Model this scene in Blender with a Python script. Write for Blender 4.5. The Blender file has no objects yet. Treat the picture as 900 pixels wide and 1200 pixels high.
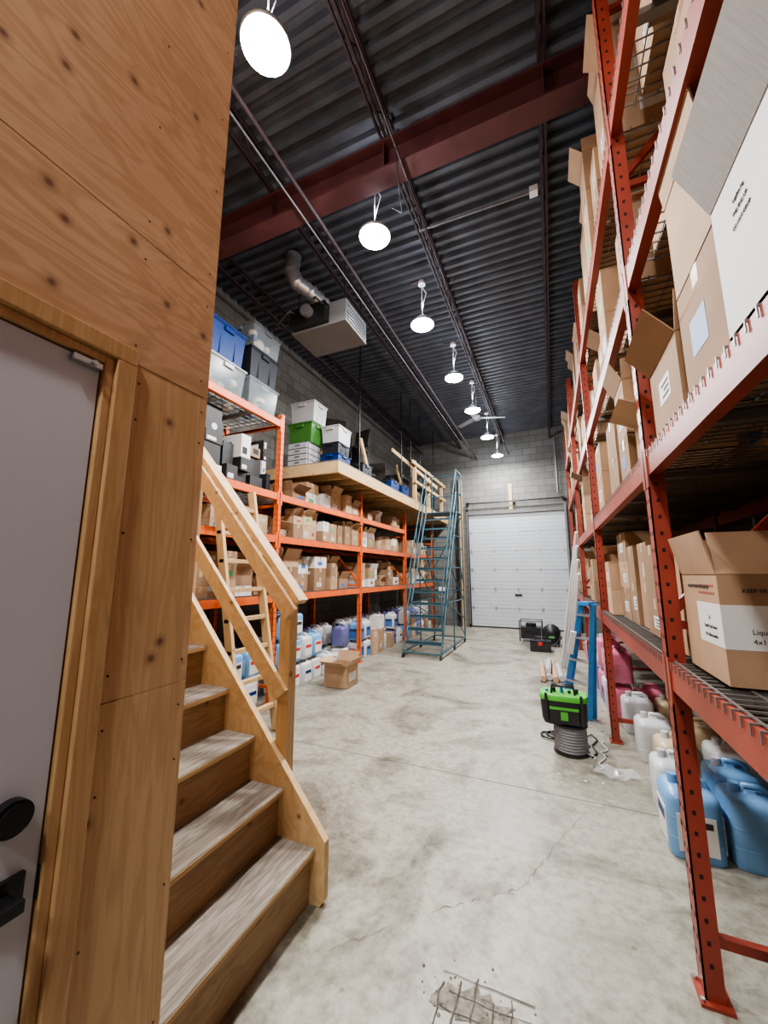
import bpy, math, random
from mathutils import Vector, Matrix
random.seed(11)
scene = bpy.context.scene
try:
    scene.view_settings.view_transform = 'AgX'; scene.view_settings.look = 'AgX - Medium High Contrast'
except Exception as e: print(e)

# ------------------------------------------------------------------ materials
def _new(name):
    m = bpy.data.materials.new(name); m.use_nodes = True
    nt = m.node_tree; b = nt.nodes["Principled BSDF"]
    return m, nt, b
def _ramp(nt, stops):
    r = nt.nodes.new("ShaderNodeValToRGB"); e = r.color_ramp.elements
    while len(e) < len(stops): e.new(0.5)
    for i, (p, c) in enumerate(stops):
        e[i].position = p; e[i].color = (*c, 1)
    return r
def _coord(nt, scale=(1, 1, 1), out="Object"):
    t = nt.nodes.new("ShaderNodeTexCoord"); mp = nt.nodes.new("ShaderNodeMapping")
    mp.inputs["Scale"].default_value = scale
    nt.links.new(t.outputs[out], mp.inputs["Vector"]); return mp
def M(name, col, rough=.6, metal=0., var=.12, scale=6., sc=(1, 1, 1), bump=0., emit=0., alpha=1., spec=.5):
    m, nt, b = _new(name)
    mp = _coord(nt, sc); n = nt.nodes.new("ShaderNodeTexNoise")
    n.inputs["Scale"].default_value = scale; n.inputs["Detail"].default_value = 5
    nt.links.new(mp.outputs[0], n.inputs["Vector"])
    lo = tuple(max(0, c*(1-var)) for c in col); hi = tuple(min(1, c*(1+var)) for c in col)
    r = _ramp(nt, [(.3, lo), (.7, hi)])
    nt.links.new(n.outputs["Fac"], r.inputs["Fac"]); nt.links.new(r.outputs["Color"], b.inputs["Base Color"])
    b.inputs["Roughness"].default_value = rough; b.inputs["Metallic"].default_value = metal
    b.inputs["Specular IOR Level"].default_value = spec
    b.inputs["Alpha"].default_value = alpha
    if bump:
        bp = nt.nodes.new("ShaderNodeBump"); bp.inputs["Strength"].default_value = bump; bp.inputs["Distance"].default_value = .01
        nt.links.new(n.outputs["Fac"], bp.inputs["Height"]); nt.links.new(bp.outputs[0], b.inputs["Normal"])
    if emit:
        b.inputs["Emission Color"].default_value = (*col, 1); b.inputs["Emission Strength"].default_value = emit
    return m
def wood(name, c1, c2, cdark, grain=(1, .8, 9), axes=("Y", "Z"), knots=4., knotr=.055, dist=1.2, rough=.6, kth=.45, tone=0.):
    m, nt, b = _new(name); L = nt.links.new
    mp = _coord(nt, grain); n = nt.nodes.new("ShaderNodeTexNoise")
    n.inputs["Scale"].default_value = 2.2; n.inputs["Detail"].default_value = 8; n.inputs["Distortion"].default_value = dist
    L(mp.outputs[0], n.inputs["Vector"])
    r = _ramp(nt, [(.25, c2), (.40, c1), (.5, c2), (.6, c1), (.78, c2)])
    L(n.outputs["Fac"], r.inputs["Fac"])
    last = r.outputs["Color"]
    if tone:
        tc = _coord(nt); n3 = nt.nodes.new("ShaderNodeTexNoise"); n3.inputs["Scale"].default_value = 1.3; n3.inputs["Detail"].default_value = 3
        L(tc.outputs[0], n3.inputs["Vector"]); r3 = _ramp(nt, [(.35, (1-tone, (1-tone)*.95, (1-tone)*.9)), (.65, (1, 1, 1))]); L(n3.outputs["Fac"], r3.inputs["Fac"])
        mt = nt.nodes.new("ShaderNodeMix"); mt.data_type = 'RGBA'; mt.blend_type = 'MULTIPLY'; mt.inputs["Factor"].default_value = 1
        L(last, mt.inputs["A"]); L(r3.outputs["Color"], mt.inputs["B"]); last = mt.outputs["Result"]
    if knots:
        t = nt.nodes.new("ShaderNodeTexCoord"); s = nt.nodes.new("ShaderNodeSeparateXYZ"); c = nt.nodes.new("ShaderNodeCombineXYZ")
        L(t.outputs["Object"], s.inputs[0]); L(s.outputs[axes[0]], c.inputs[0]); L(s.outputs[axes[1]], c.inputs[1])
        v = nt.nodes.new("ShaderNodeTexVoronoi"); v.voronoi_dimensions = '2D'; v.inputs["Scale"].default_value = knots
        L(c.outputs[0], v.inputs["Vector"])
        kr = _ramp(nt, [(0, (1, 1, 1)), (knotr*.55, (.75, .75, .75)), (knotr, (.3, .3, .3)), (knotr*2., (0, 0, 0))])
        L(v.outputs["Distance"], kr.inputs["Fac"])
        sc = nt.nodes.new("ShaderNodeSeparateColor"); L(v.outputs["Color"], sc.inputs[0])
        g = nt.nodes.new("ShaderNodeMath"); g.operation = 'GREATER_THAN'; g.inputs[1].default_value = kth
        L(sc.outputs[0], g.inputs[0])
        mu = nt.nodes.new("ShaderNodeMath"); mu.operation = 'MULTIPLY'
        L(kr.outputs["Color"], mu.inputs[0]); L(g.outputs[0], mu.inputs[1])
        mx = nt.nodes.new("ShaderNodeMix"); mx.data_type = 'RGBA'
        L(mu.outputs[0], mx.inputs["Factor"]); L(last, mx.inputs["A"]); mx.inputs["B"].default_value = (*cdark, 1)
        last = mx.outputs["Result"]
    L(last, b.inputs["Base Color"]); b.inputs["Roughness"].default_value = rough
    bp = nt.nodes.new("ShaderNodeBump"); bp.inputs["Strength"].default_value = .12; bp.inputs["Distance"].default_value = .004
    L(n.outputs["Fac"], bp.inputs["Height"]); L(bp.outputs[0], b.inputs["Normal"])
    return m
P1, P2, PD = (.62, .395, .235), (.50, .305, .165), (.13, .06, .03)
ply_h = wood("plywood_horizontal", P1, P2, PD, grain=(1, .8, 4.0), dist=2.6, knots=7, knotr=.085, kth=.55, tone=.2)
ply_v = wood("plywood_vertical", (.64, .44, .24), (.54, .35, .18), PD, grain=(1, 9, .7), dist=1.2, knots=6.5, knotr=.08, kth=.6, tone=.15)
ply_x = wood("plywood_end", P1, P2, PD, grain=(8, 1, .8), axes=("X", "Z"))
lumX = wood("lumber_pitch", (.64, .46, .25), (.54, .36, .18), (.16, .07, .02), grain=(3, 3, 3), axes=("X", "Z"), knots=5, knotr=.06)
lumZ = wood("lumber_vertical", (.62, .44, .24), (.52, .35, .175), (.16, .07, .02), grain=(9, 9, .8), axes=("Y", "Z"), knots=4, knotr=.05)
trimw = wood("trim_pine", (.50, .31, .15), (.41, .24, .105), (.16, .07, .02), grain=(9, 12, .8), axes=("Y", "Z"), knots=0)
lumY = wood("lumber_long", (.56, .39, .20), (.46, .30, .145), (.16, .07, .02), grain=(9, .8, 9), axes=("Y", "Z"), knots=3, knotr=.05)
treadm = wood("worn_tread", (.34, .305, .26), (.18, .15, .12), (.12, .08, .05), grain=(12, 1.0, 12), axes=("X", "Y"), knots=0, tone=.4, rough=.75)
riserm = wood("riser_plywood_shaded", (.46, .31, .17), (.35, .22, .11), PD, grain=(1, 1, 8), knots=4, tone=.3)  # shadow on the risers is put into these darker plywood colours

def concrete():
    m, nt, b = _new("concrete_floor"); L = nt.links.new
    mp = _coord(nt); n = nt.nodes.new("ShaderNodeTexNoise"); n.inputs["Scale"].default_value = .9; n.inputs["Detail"].default_value = 12; n.inputs["Roughness"].default_value = .7
    n.inputs["Distortion"].default_value = .9
    L(mp.outputs[0], n.inputs["Vector"])
    r = _ramp(nt, [(.34, (.135, .125, .10)), (.44, (.25, .235, .19)), (.53, (.35, .335, .28)), (.63, (.26, .243, .197)), (.75, (.17, .158, .13))])
    L(n.outputs["Fac"], r.inputs["Fac"])
    def mult(src, ns, det, lo, p0, p1, fac):
        q = nt.nodes.new("ShaderNodeTexNoise"); q.inputs["Scale"].default_value = ns; q.inputs["Detail"].default_value = det; q.inputs["Roughness"].default_value = .7
        L(mp.outputs[0], q.inputs["Vector"]); rr = _ramp(nt, [(p0, lo), (p1, (1, 1, 1))]); L(q.outputs["Fac"], rr.inputs["Fac"])
        mx = nt.nodes.new("ShaderNodeMix"); mx.data_type = 'RGBA'; mx.blend_type = 'MULTIPLY'; mx.inputs["Factor"].default_value = fac
        L(src, mx.inputs["A"]); L(rr.outputs["Color"], mx.inputs["B"]); return mx.outputs["Result"], q
    c, n2 = mult(r.outputs["Color"], 18, 9, (.55, .535, .50), .30, .56, .9)
    c, _ = mult(c, 3.2, 10, (.55, .53, .48), .37, .48, .75)
    v = nt.nodes.new("ShaderNodeTexVoronoi"); v.inputs["Scale"].default_value = 5; L(mp.outputs[0], v.inputs["Vector"])
    vr = _ramp(nt, [(.0, (.35, .33, .3)), (.04, (.55, .53, .5)), (.07, (1, 1, 1))]); L(v.outputs["Distance"], vr.inputs["Fac"])
    m2 = nt.nodes.new("ShaderNodeMix"); m2.data_type = 'RGBA'; m2.blend_type = 'MULTIPLY'; m2.inputs["Factor"].default_value = .7
    L(c, m2.inputs["A"]); L(vr.outputs["Color"], m2.inputs["B"])
    L(m2.outputs["Result"], b.inputs["Base Color"])
    rr = _ramp(nt, [(.35, (.28,)*3), (.65, (.56,)*3)]); L(n.outputs["Fac"], rr.inputs["Fac"]); L(rr.outputs["Color"], b.inputs["Roughness"])
    bp = nt.nodes.new("ShaderNodeBump"); bp.inputs["Strength"].default_value = .15; bp.inputs["Distance"].default_value = .003
    L(n2.outputs["Fac"], bp.inputs["Height"]); L(bp.outputs[0], b.inputs["Normal"])
    return m
floor_m = concrete()
def block(name, axes, c1, c2, mortar):
    m, nt, b = _new(name); L = nt.links.new
    t = nt.nodes.new("ShaderNodeTexCoord"); s = nt.nodes.new("ShaderNodeSeparateXYZ"); c = nt.nodes.new("ShaderNodeCombineXYZ")
    L(t.outputs["Object"], s.inputs[0]); L(s.outputs[axes[0]], c.inputs[0]); L(s.outputs[axes[1]], c.inputs[1])
    br = nt.nodes.new("ShaderNodeTexBrick"); L(c.outputs[0], br.inputs["Vector"])
    br.inputs["Scale"].default_value = 1; br.inputs["Brick Width"].default_value = .4; br.inputs["Row Height"].default_value = .2
    br.inputs["Mortar Size"].default_value = .008
    br.inputs["Color1"].default_value = (*c1, 1); br.inputs["Color2"].default_value = (*c2, 1); br.inputs["Mortar"].default_value = (*mortar, 1)
    bp = nt.nodes.new("ShaderNodeBump"); bp.inputs["Strength"].default_value = .4; bp.inputs["Distance"].default_value = .006
    L(br.outputs["Fac"], bp.inputs["Height"]); bp.invert = True
    L(br.outputs["Color"], b.inputs["Base Color"]); L(bp.outputs[0], b.inputs["Normal"]); b.inputs["Roughness"].default_value = .85
    return m
blockY = block("block_wall_long", ("Y", "Z"), (.13, .125, .11), (.17, .16, .145), (.08, .075, .07))
blockX = block("block_wall_cross", ("X", "Z"), (.145, .145, .135), (.19, .19, .18), (.095, .095, .09))
deckm = M("corrugated_deck", (.085, .093, .112), .5, .2, .25, 3)
steelred = M("red_oxide_steel", (.085, .026, .027), .6, .1, .25, 5)
joistm = M("dark_joist_steel", (.045, .028, .031), .6, .1, .25, 5)
orange = M("rack_orange", (.68, .13, .03), .45, 0, .12, 4)
redrack = M("rack_red_orange", (.27, .045, .027), .4, 0, .22, 4)
darkhole = M("hole_dark", (.015, .008, .008), .9)
wire = M("galvanised_wire", (.26, .25, .24), .4, .7, .1)
galv = M("galvanised_steel", (.42, .43, .45), .35, .8, .12, 8)
foil = M("flexible_foil", (.42, .42, .43), .35, .7, .12, 8)
conduit = M("dull_conduit", (.20, .20, .21), .5, .5, .12, 8)
greypaint = M("grey_paint", (.15, .15, .15), .5, .1, .06)
fanm = M("fan_grey", (.26, .27, .29), .5, .1, .06)
white = M("white_paint", (.72, .72, .74), .45, 0, .03, 3)
lampgrey = M("lamp_housing_grey", (.20, .21, .23), .4, .3, .05, 3)
doorwhite = M("white_door", (.50, .51, .56), .4, 0, .03, 2)
gdoor = M("garage_door_white", (.48, .515, .55), .5, 0, .05, 2)
gline = M("garage_door_groove", (.27, .29, .31), .6)
black = M("black_plastic", (.015, .015, .017), .45, 0, .2)
blackmetal = M("black_metal", (.03, .03, .032), .35, .6)
teal = M("teal_paint", (.04, .10, .13), .45, .2, .15, 6)
cards = [M("cardboard_a", (.38, .245, .15), .8, 0, .12, 5), M("cardboard_b", (.31, .195, .115), .8, 0, .12, 5),
         M("cardboard_c", (.45, .305, .19), .8, 0, .12, 5), M("cardboard_d", (.24, .15, .085), .8, 0, .12, 5)]
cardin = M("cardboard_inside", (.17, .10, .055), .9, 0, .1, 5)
tape = M("packing_tape", (.48, .36, .22), .3, 0, .05)
label = M("paper_label", (.66, .66, .65), .6, 0, .03)
greycard = M("grey_white_flap", (.42, .41, .40), .8, 0, .10, 60, sc=(.2, 3, .2))
ink = M("black_ink", (.03, .03, .035), .8, 0, .05)
redink = M("red_ink", (.28, .08, .05), .8, 0, .05)
bluelab = M("blue_label", (.06, .16, .42), .5, 0, .1)
greenlab = M("green_label", (.1, .34, .12), .5, 0, .1)
jblue = M("jug_blue", (.17, .37, .66), .3, 0, .1, 5)
jpink = M("jug_pink", (.62, .17, .26), .3, 0, .1, 5)
jwhite = M("jug_white", (.58, .60, .62), .35, 0, .06, 5)
jpurple = M("jug_purple", (.13, .13, .30), .3, 0, .1, 5)
jyellow = M("jug_amber", (.55, .45, .30), .3, 0, .1, 5)
tblue = M("tote_blue", (.004, .028, .14), .45, 0, .08, spec=.25)
tgrey = M("tote_grey", (.018, .021, .028), .5, 0, .08, spec=.2)
tgreen = M("tote_green", (.05, .17, .03), .45, 0, .08)
twhite = M("tote_white", (.46, .46, .48), .35, 0, .05)
tclear = M("tote_clear", (.42, .50, .55), .2, 0, .04, 4, alpha=.28)
tlid = M("tote_lid_grey", (.14, .16, .19), .45, 0, .06, spec=.25)
green = M("bag_green", (.08, .40, .045), .6, 0, .1)
ladblue = M("fibreglass_blue", (.03, .19, .46), .4, 0, .08)
cable = M("grey_cable", (.20, .20, .21), .5, 0, .1)
plastic = M("plastic_film", (.75, .77, .8), .15, 0, .05, alpha=.3)
crackm = M("crack_dark", (.13, .12, .10), .95, 0, .3, 20)
jointm = M("joint_filler", (.15, .14, .12), .9, 0, .2, 10)
patchm = M("broken_patch", (.20, .18, .145), .95, 0, .45, 40, bump=.8)
scuff = M("rebar_groove", (.075, .068, .055), .9, 0, .4, 30)
lampglow = M("led_lens", (1, .99, .98), .5, 0, 0, emit=110)
black_box = M("black_carton", (.02, .02, .022), .5, 0, .2)
redbin = M("red_plastic", (.5, .04, .03), .4)
brownfab = M("dark_fabric", (.035, .028, .025), .9, 0, .2)

# ------------------------------------------------------------------ mesh builder
class MB:
    def __init__(s): s.V = []; s.F = []; s.I = []; s.S = []; s.mats = []
    def mi(s, m):
        if m not in s.mats: s.mats.append(m)
        return s.mats.index(m)
    def add(s, vs, fs, m, smooth=False):
        o = len(s.V); s.V += [tuple(v) for v in vs]; k = s.mi(m)
        for f in fs: s.F.append([o+i for i in f]); s.I.append(k); s.S.append(smooth)
    def box(s, x0, x1, y0, y1, z0, z1, m):
        vs = [(x, y, z) for z in (z0, z1) for y in (y0, y1) for x in (x0, x1)]
        s.add(vs, [(0, 2, 3, 1), (4, 5, 7, 6), (0, 1, 5, 4), (2, 6, 7, 3), (0, 4, 6, 2), (1, 3, 7, 5)], m)
    def obox(s, c, size, R, m):
        c = Vector(c); hx, hy, hz = [a/2 for a in size]
        vs = [c + R @ Vector((x, y, z)) for z in (-hz, hz) for y in (-hy, hy) for x in (-hx, hx)]
        s.add(vs, [(0, 2, 3, 1), (4, 5, 7, 6), (0, 1, 5, 4), (2, 6, 7, 3), (0, 4, 6, 2), (1, 3, 7, 5)], m)
    def bar(s, p0, p1, w, h, m, side=(0, 1, 0)):
        p0, p1 = Vector(p0), Vector(p1); d = (p1-p0); L = d.length; d.normalize()
        sv = Vector(side); sv = (sv - d*sv.dot(d))
        if sv.length < 1e-4: sv = Vector((1, 0, 0)); sv = sv - d*sv.dot(d)
        sv.normalize(); u = d.cross(sv)
        R = Matrix((d, sv, u)).transposed()
        s.obox((p0+p1)/2, (L, w, h), R, m)
    def cyl(s, p0, p1, r, m, n=12, r1=None, smooth=True):
        p0, p1 = Vector(p0), Vector(p1); r1 = r if r1 is None else r1
        d = (p1-p0).normalized(); a = d.orthogonal().normalized(); b = d.cross(a)
        vs = []
        for p, q in ((p0, r), (p1, r1)):
            for i in range(n):
                t = 2*math.pi*i/n; vs.append(p + a*math.cos(t)*q + b*math.sin(t)*q)
        s.add(vs, [(i, (i+1) % n, n+(i+1) % n, n+i) for i in range(n)], m, smooth)
        s.add(vs, [tuple(reversed(range(n))), tuple(range(n, 2*n))], m)
    def tube(s, pts, r, m, n=8, closed=False):
        pts = [Vector(p) for p in pts]
        N = len(pts); rings = []; prev = None
        for i, p in enumerate(pts):
            if closed: d = pts[(i+1) % N]-pts[i-1]
            else: d = pts[min(i+1, N-1)]-pts[max(i-1, 0)]
            d.normalize()
            a = d.orthogonal() if prev is None else prev - d*prev.dot(d)
            a.normalize(); prev = a; b = d.cross(a)
            rr = r[i] if isinstance(r, (list, tuple)) else r
            rings.append([p+a*math.cos(2*math.pi*k/n)*rr+b*math.sin(2*math.pi*k/n)*rr for k in range(n)])
        vs = [v for g in rings for v in g]; fs = []
        for i in range(N if closed else N-1):
            j = (i+1) % N
            for k in range(n): fs.append((i*n+k, i*n+(k+1) % n, j*n+(k+1) % n, j*n+k))
        s.add(vs, fs, m, True)
        if not closed: s.add(vs, [tuple(reversed(range(n))), tuple((N-1)*n+k for k in range(n))], m)
    def lathe(s, c, prof, m, n=20, power=2., sx=1., sy=1.):
        vs = []
        for r, z in prof:
            for k in range(n):
                t = 2*math.pi*k/n; co, si = math.cos(t), math.sin(t)
                q = (abs(co)**power+abs(si)**power)**(-1/power)
                vs.append((c[0]+r*q*co*sx, c[1]+r*q*si*sy, c[2]+z))
        fs = []
        for i in range(len(prof)-1):
            for k in range(n): fs.append((i*n+k, i*n+(k+1) % n, (i+1)*n+(k+1) % n, (i+1)*n+k))
        s.add(vs, fs, m, True)
        s.add(vs, [tuple(reversed(range(n))), tuple((len(prof)-1)*n+k for k in range(n))], m)
    def prism(s, poly, axis, a0, a1, m):
        n = len(poly)
        def P(u, v, a): return (u, a, v) if axis == 'y' else ((a, u, v) if axis == 'x' else (u, v, a))
        vs = [P(u, v, a0) for u, v in poly]+[P(u, v, a1) for u, v in poly]
        s.add(vs, [tuple(range(n)), tuple(reversed(range(n, 2*n)))]+[(i, n+i, n+(i+1) % n, (i+1) % n) for i in range(n)], m)
    def done(s, name, bevel=0., parent=None):
        me = bpy.data.meshes.new(name); me.from_pydata(s.V, [], s.F); me.update()
        for m in s.mats: me.materials.append(m)
        me.polygons.foreach_set("material_index", s.I); me.polygons.foreach_set("use_smooth", s.S)
        import bmesh
        bm = bmesh.new(); bm.from_mesh(me); bmesh.ops.recalc_face_normals(bm, faces=bm.faces); bm.to_mesh(me); bm.free()
        o = bpy.data.objects.new(name, me); scene.collection.objects.link(o)
        if bevel:
            md = o.modifiers.new("bevel", 'BEVEL'); md.width = bevel; md.segments = 2; md.limit_method = 'ANGLE'; md.angle_limit = math.radians(50)
        if parent: o.parent = parent
        return o
def rotz(a): return Matrix.Rotation(a, 3, 'Z')
def text(name, body, loc, size, facing, m, parent, align='CENTER'):
    c = bpy.data.curves.new(name, 'FONT'); c.body = body; c.size = size; c.align_x = align; c.extrude = .0006
    o = bpy.data.objects.new(name, c); scene.collection.objects.link(o); c.materials.append(m)
    o.location = loc; o.rotation_euler = (math.pi/2, 0, {'-y': 0, '-x': -math.pi/2}[facing]); o.parent = parent

# ------------------------------------------------------------------ room
XL, XR, YB, YF, ZC = -4.45, 1.75, -4.0, 12.15, 5.95
b = MB(); b.box(XL-.2, XR+.2, YB-.2, YF+.2, -.2, 0, floor_m); b.done("floor")
b = MB(); b.box(XL-.2, XL, YB, YF, 0, ZC+.1, blockY); b.done("wall_left")
b = MB(); b.box(XR, XR+.2, YB, YF, 0, ZC+.1, blockY); b.done("wall_right")
b = MB(); b.box(XL-.2, XR+.2, YB-.2, YB, 0, ZC+.1, blockX); b.done("wall_back")
GX0, GX1, GZ = -2.33, .43, 3.42
b = MB(); b.box(XL-.2, GX0, YF, YF+.2, 0, ZC+.1, blockX); b.box(GX1, XR+.2, YF, YF+.2, 0, ZC+.1, blockX)
b.box(GX0, GX1, YF, YF+.2, GZ, ZC+.1, blockX); b.done("wall_front")
b = MB(); vs = []; fs = []; y = YB; pitch = .15; prof = []
while y < YF:
    prof += [(y, ZC), (y+.05, ZC), (y+.07, ZC+.05), (y+.13, ZC+.05)]; y += pitch
prof.append((YF, ZC))
for yy, zz in prof: vs += [(XL, yy, zz), (XR, yy, zz)]
fs = [(2*i, 2*i+1, 2*i+3, 2*i+2) for i in range(len(prof)-1)]
b.add(vs, fs, deckm); b.box(XL-.2, XR+.2, YB-.2, YF+.2, ZC+.1, ZC+.2, deckm); b.done("ceiling")
def ibeam(y):
    b = MB(); a, c = XL+.01, XR-.01
    b.box(a, c, y-.10, y+.10, 5.30, 5.325, steelred); b.box(a, c, y-.10, y+.10, 5.60, 5.625, steelred)
    b.box(a, c, y-.008, y+.008, 5.325, 5.60, steelred)
    for x in (-3.85, -2.5, -1.2, .18, 1.5): b.box(x-.004, x+.004, y-.09, y+.09, 5.325, 5.60, steelred)
    b.done("steel_roof_beam")
ibeam(2.85)
def joist(x):
    b = MB(); z0, z1 = 5.63, ZC-.004
    for dx in (-.03, .012): b.box(x+dx, x+dx+.018, YB+.01, YF-.01, z0, z0+.035, joistm); b.box(x+dx, x+dx+.018, YB+.01, YF-.01, z1-.035, z1, joistm)
    y = YB+.02; up = True
    while y < YF-.3:
        b.cyl((x, y, z0+.02 if up else z1-.02), (x, y+.25, z1-.02 if up else z0+.02), .009, joistm, 5); y += .25; up = not up
    b.done("steel_bar_joist")
for x in (-3.85, -2.5, -1.2, .18, 1.5): joist(x)
b = MB()
b.cyl((-1.17, 3.75, 5.55), (.05, 3.78, 5.55), .010, conduit, 8); b.box(.03, .11, 3.73, 3.81, 5.51, 5.58, white); b.done("ceiling_conduit")
b = MB()
b.cyl((-2.0, YB+.01, 5.24), (-2.0, YF-.01, 5.24), .020, joistm, 8); b.cyl((-2.15, YB+.01, 5.27), (-2.15, YF-.01, 5.27), .010, conduit, 8)
b.done("sprinkler_pipe")
b = MB(); b.cyl((-1.02, -.5, 5.28), (-1.02, YF-.02, 5.28), .010, joistm, 8)
b.tube([(-1.02, 2.6, 5.26), (-1.07, 2.8, 5.16), (-1.15, 3.1, 5.14), (-1.25, 3.11, 5.25)], .006, black, 6); b.done("ceiling_cable_run")
b = MB(); b.box(XL+.01, XR-.01, 3.345, 3.352, .0, .0012, jointm); b.box(XL+.01, XR-.01, 7.8, 7.806, .0, .0012, jointm); b.done("floor_control_joint")
def ribbon(b, pts, w, m, z=.0015):
    vs = []
    for i, (x, y) in enumerate(pts):
        ww = w*random.uniform(.4, 1.2); vs += [(x-ww*.5, y-ww*.4, z), (x+ww*.5, y+ww*.4, z)]
    b.add(vs, [(2*i, 2*i+1, 2*i+3, 2*i+2) for i in range(len(pts)-1)], m)
b = MB()
def crack(x0, y0, x1, y1, n, j, w):
    pts = [(x0+(x1-x0)*i/n+random.uniform(-j, j), y0+(y1-y0)*i/n+random.uniform(-j, j)) for i in range(n+1)]
    ribbon(b, pts, w, crackm)
crack(-1.0, 1.66, -.62, 2.05, 24, .010, .005); crack(-.62, 2.05, -.25, 2.35, 18, .010, .005); crack(-.25, 2.35, .1, 3.2, 24, .01, .004)
crack(-.16, 1.66, .35, 1.5, 12, .01, .006)
b.done("floor_crack")
b = MB(); n = 30; vs = [(-.36, 1.70, .002)]
for k in range(n):
    t = 2*math.pi*k/n; r = random.uniform(.07, .16); vs.append((-.36+math.cos(t)*r*1.2, 1.70+math.sin(t)*r*.7, .002))
b.add(vs, [(0, 1+k, 1+(k+1) % n) for k in range(n)], patchm)
for k in range(5):
    x = -.50+.065*k; y0 = 1.52+random.uniform(-.03, .06); nn = random.randint(4, 7); ribbon(b, [(x+random.uniform(-.006, .006), y0+.05*i) for i in range(nn)], .007, scuff, .003)
for k in range(4):
    y = 1.58+.07*k; x0 = -.54+random.uniform(-.02, .08); nn = random.randint(4, 8); ribbon(b, [(x0+.05*i, y+random.uniform(-.006, .006)) for i in range(nn)], .007, scuff, .0035)
for k in range(40):
    x, y = -.36+random.gauss(0, .13), 1.68+random.gauss(0, .08); r = random.uniform(.003, .008); b.lathe((x, y, 0), [(r, 0), (r*.8, r*.6), (r*.2, r)], patchm, 6)
b.done("damaged_concrete_patch")

# ------------------------------------------------------------------ plywood office wall + door
PX = -.98; PYE = .84; PT = 4.75; DY0, DY1, DZ = -.36, .53, 2.11
b = MB()
b.box(PX-.10, PX-.018, YB+.01, DY0-.02, 0, PT, lumZ); b.box(PX-.10, PX-.018, DY1+.024, PYE-.018, 0, PT, lumZ)
b.box(PX-.10, PX-.018, DY0-.02, DY1+.024, DZ+.024, PT, lumZ)
g = .0015
def pan(y0, y1, z0, z1, m): b.box(PX-.018, PX, y0+g, y1-g, z0+g, z1-g, m)
pan(DY1+.05, PYE, 0.005, 1.30, ply_v); b.box(PX-.018, PX-.002, DY1+.05, PYE-.001, 1.30, 2.15, ply_v)
pan(DY0-1.2, PYE, 2.15, 2.52, ply_h); pan(DY0-1.2, PYE, 2.52, 3.74, ply_h); pan(DY0-1.2, PYE, 3.74, PT, ply_h)
pan(DY0-1.2, DY0-.03, .005, 2.15, ply_v); pan(YB+.01, DY0-1.2, 0.005, 2.15, ply_v); pan(YB+.01, DY0-1.2, 2.15, PT, ply_h)
b.box(XL+.01, PX-.018, PYE-.12, PYE-.018, 0, PT, lumZ)
x = PX
while x > XL+.1:
    x2 = max(x-1.22, XL+.01); b.box(x2+g, x-g, PYE-.018, PYE, 0.005, 2.44, ply_x); b.box(x2+g, x-g, PYE-.018, PYE, 2.444, PT, ply_x); x = x2
b.box(XL+.01, PX, YB+.01, PYE, PT, PT+.05, lumY)
for z in (.2, .5, .8, 1.1, 1.24, 1.36, 1.7, 2.0, 2.1, 2.2, 2.46, 2.58, 2.9, 3.2, 3.5):
    for yy in ((.62, .82) if z < 2.15 else (-.2, .2, .6, .81)):
        b.cyl((PX-.001, yy, z), (PX+.0008, yy, z), .003, blackmetal, 6)
b.done("wall_plywood")
b = MB()
b.box(PX-.09, PX+.006, DY1, DY1+.022, 0, DZ+.022, trimw)
b.box(PX-.09, PX+.006, DY0-.022, DY0, 0, DZ+.022, trimw); b.box(PX-.09, PX+.006, DY0, DY1, DZ, DZ+.022, trimw)
b.box(PX+.0005, PX+.018, DY1+.022, DY1+.070, 0, DZ+.022, trimw); b.box(PX+.0005, PX+.018, DY0-.070, DY0-.022, 0, DZ+.022, trimw)
b.box(PX+.0005, PX+.018, DY0-.070, DY1+.070, DZ+.022, DZ+.068, trimw)
b.done("trim_door_casing", .003)
b = MB(); b.box(PX-.05, PX-.006, DY0+.003, DY1-.004, .008, DZ-.004, doorwhite)
dx = PX-.006
b.cyl((dx, .465, 1.14), (dx+.022, .465, 1.14), .032, blackmetal, 24); b.cyl((dx+.022, .465, 1.14), (dx+.030, .465, 1.14), .025, blackmetal, 24)
b.box(dx, dx+.012, .438, .502, .955, 1.03, blackmetal); b.cyl((dx+.01, .47, .995), (dx+.05, .47, .995), .012, blackmetal, 12)
b.box(dx+.04, dx+.055, .34, .485, .984, 1.006, blackmetal)
b.box(dx-.004, dx+.004, DY1-.004, DY1+.004, .96, 1.02, blackmetal)
b.box(dx, dx+.02, .46, .522, DZ-.026, DZ-.010, galv); b.cyl((dx+.015, .50, DZ-.018), (dx+.03, .50, DZ-.018), .006, galv, 8)
b.done("door_1", .002)

# ------------------------------------------------------------------ staircase
b = MB(); SY0, SY1 = .90, 1.84; RUN, RISE, X0, Z0 = .205, .2275, -1.17, .25
for k in range(9):
    xn = X0-RUN*k; zt = Z0+RISE*k
    b.box(xn-RUN-.03, xn, SY0, SY1, zt-.025, zt, treadm); b.box(xn-.002, xn+.0015, SY0+.002, SY1-.002, zt-.026, zt-.004, lumY)
    b.box(xn-.05, xn-.028, SY0, SY1, max(0, zt-RISE-.0) if k else 0, zt-.025, riserm)
def strz(x): return .285+1.11*(-1.12-x)
poly = [(-1.115, .03), (-1.115, .285), (-3.05, strz(-3.05)), (-3.05, strz(-3.05)-.42), (-1.46, .0), (-1.14, .0)]
b.prism(poly, 'y', SY1, SY1+.04, lumX); b.prism(poly, 'y', SY0-.04, SY0, lumX)
ry0, ry1 = SY1+.04, SY1+.08
def post(xa, xb, z0, z1): b.box(xa, xb, ry0, ry1+.03, z0, z1, lumZ)
post(-1.475, -1.40, .50, 1.42); post(-2.33, -2.25, 1.3, 2.42)
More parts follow.
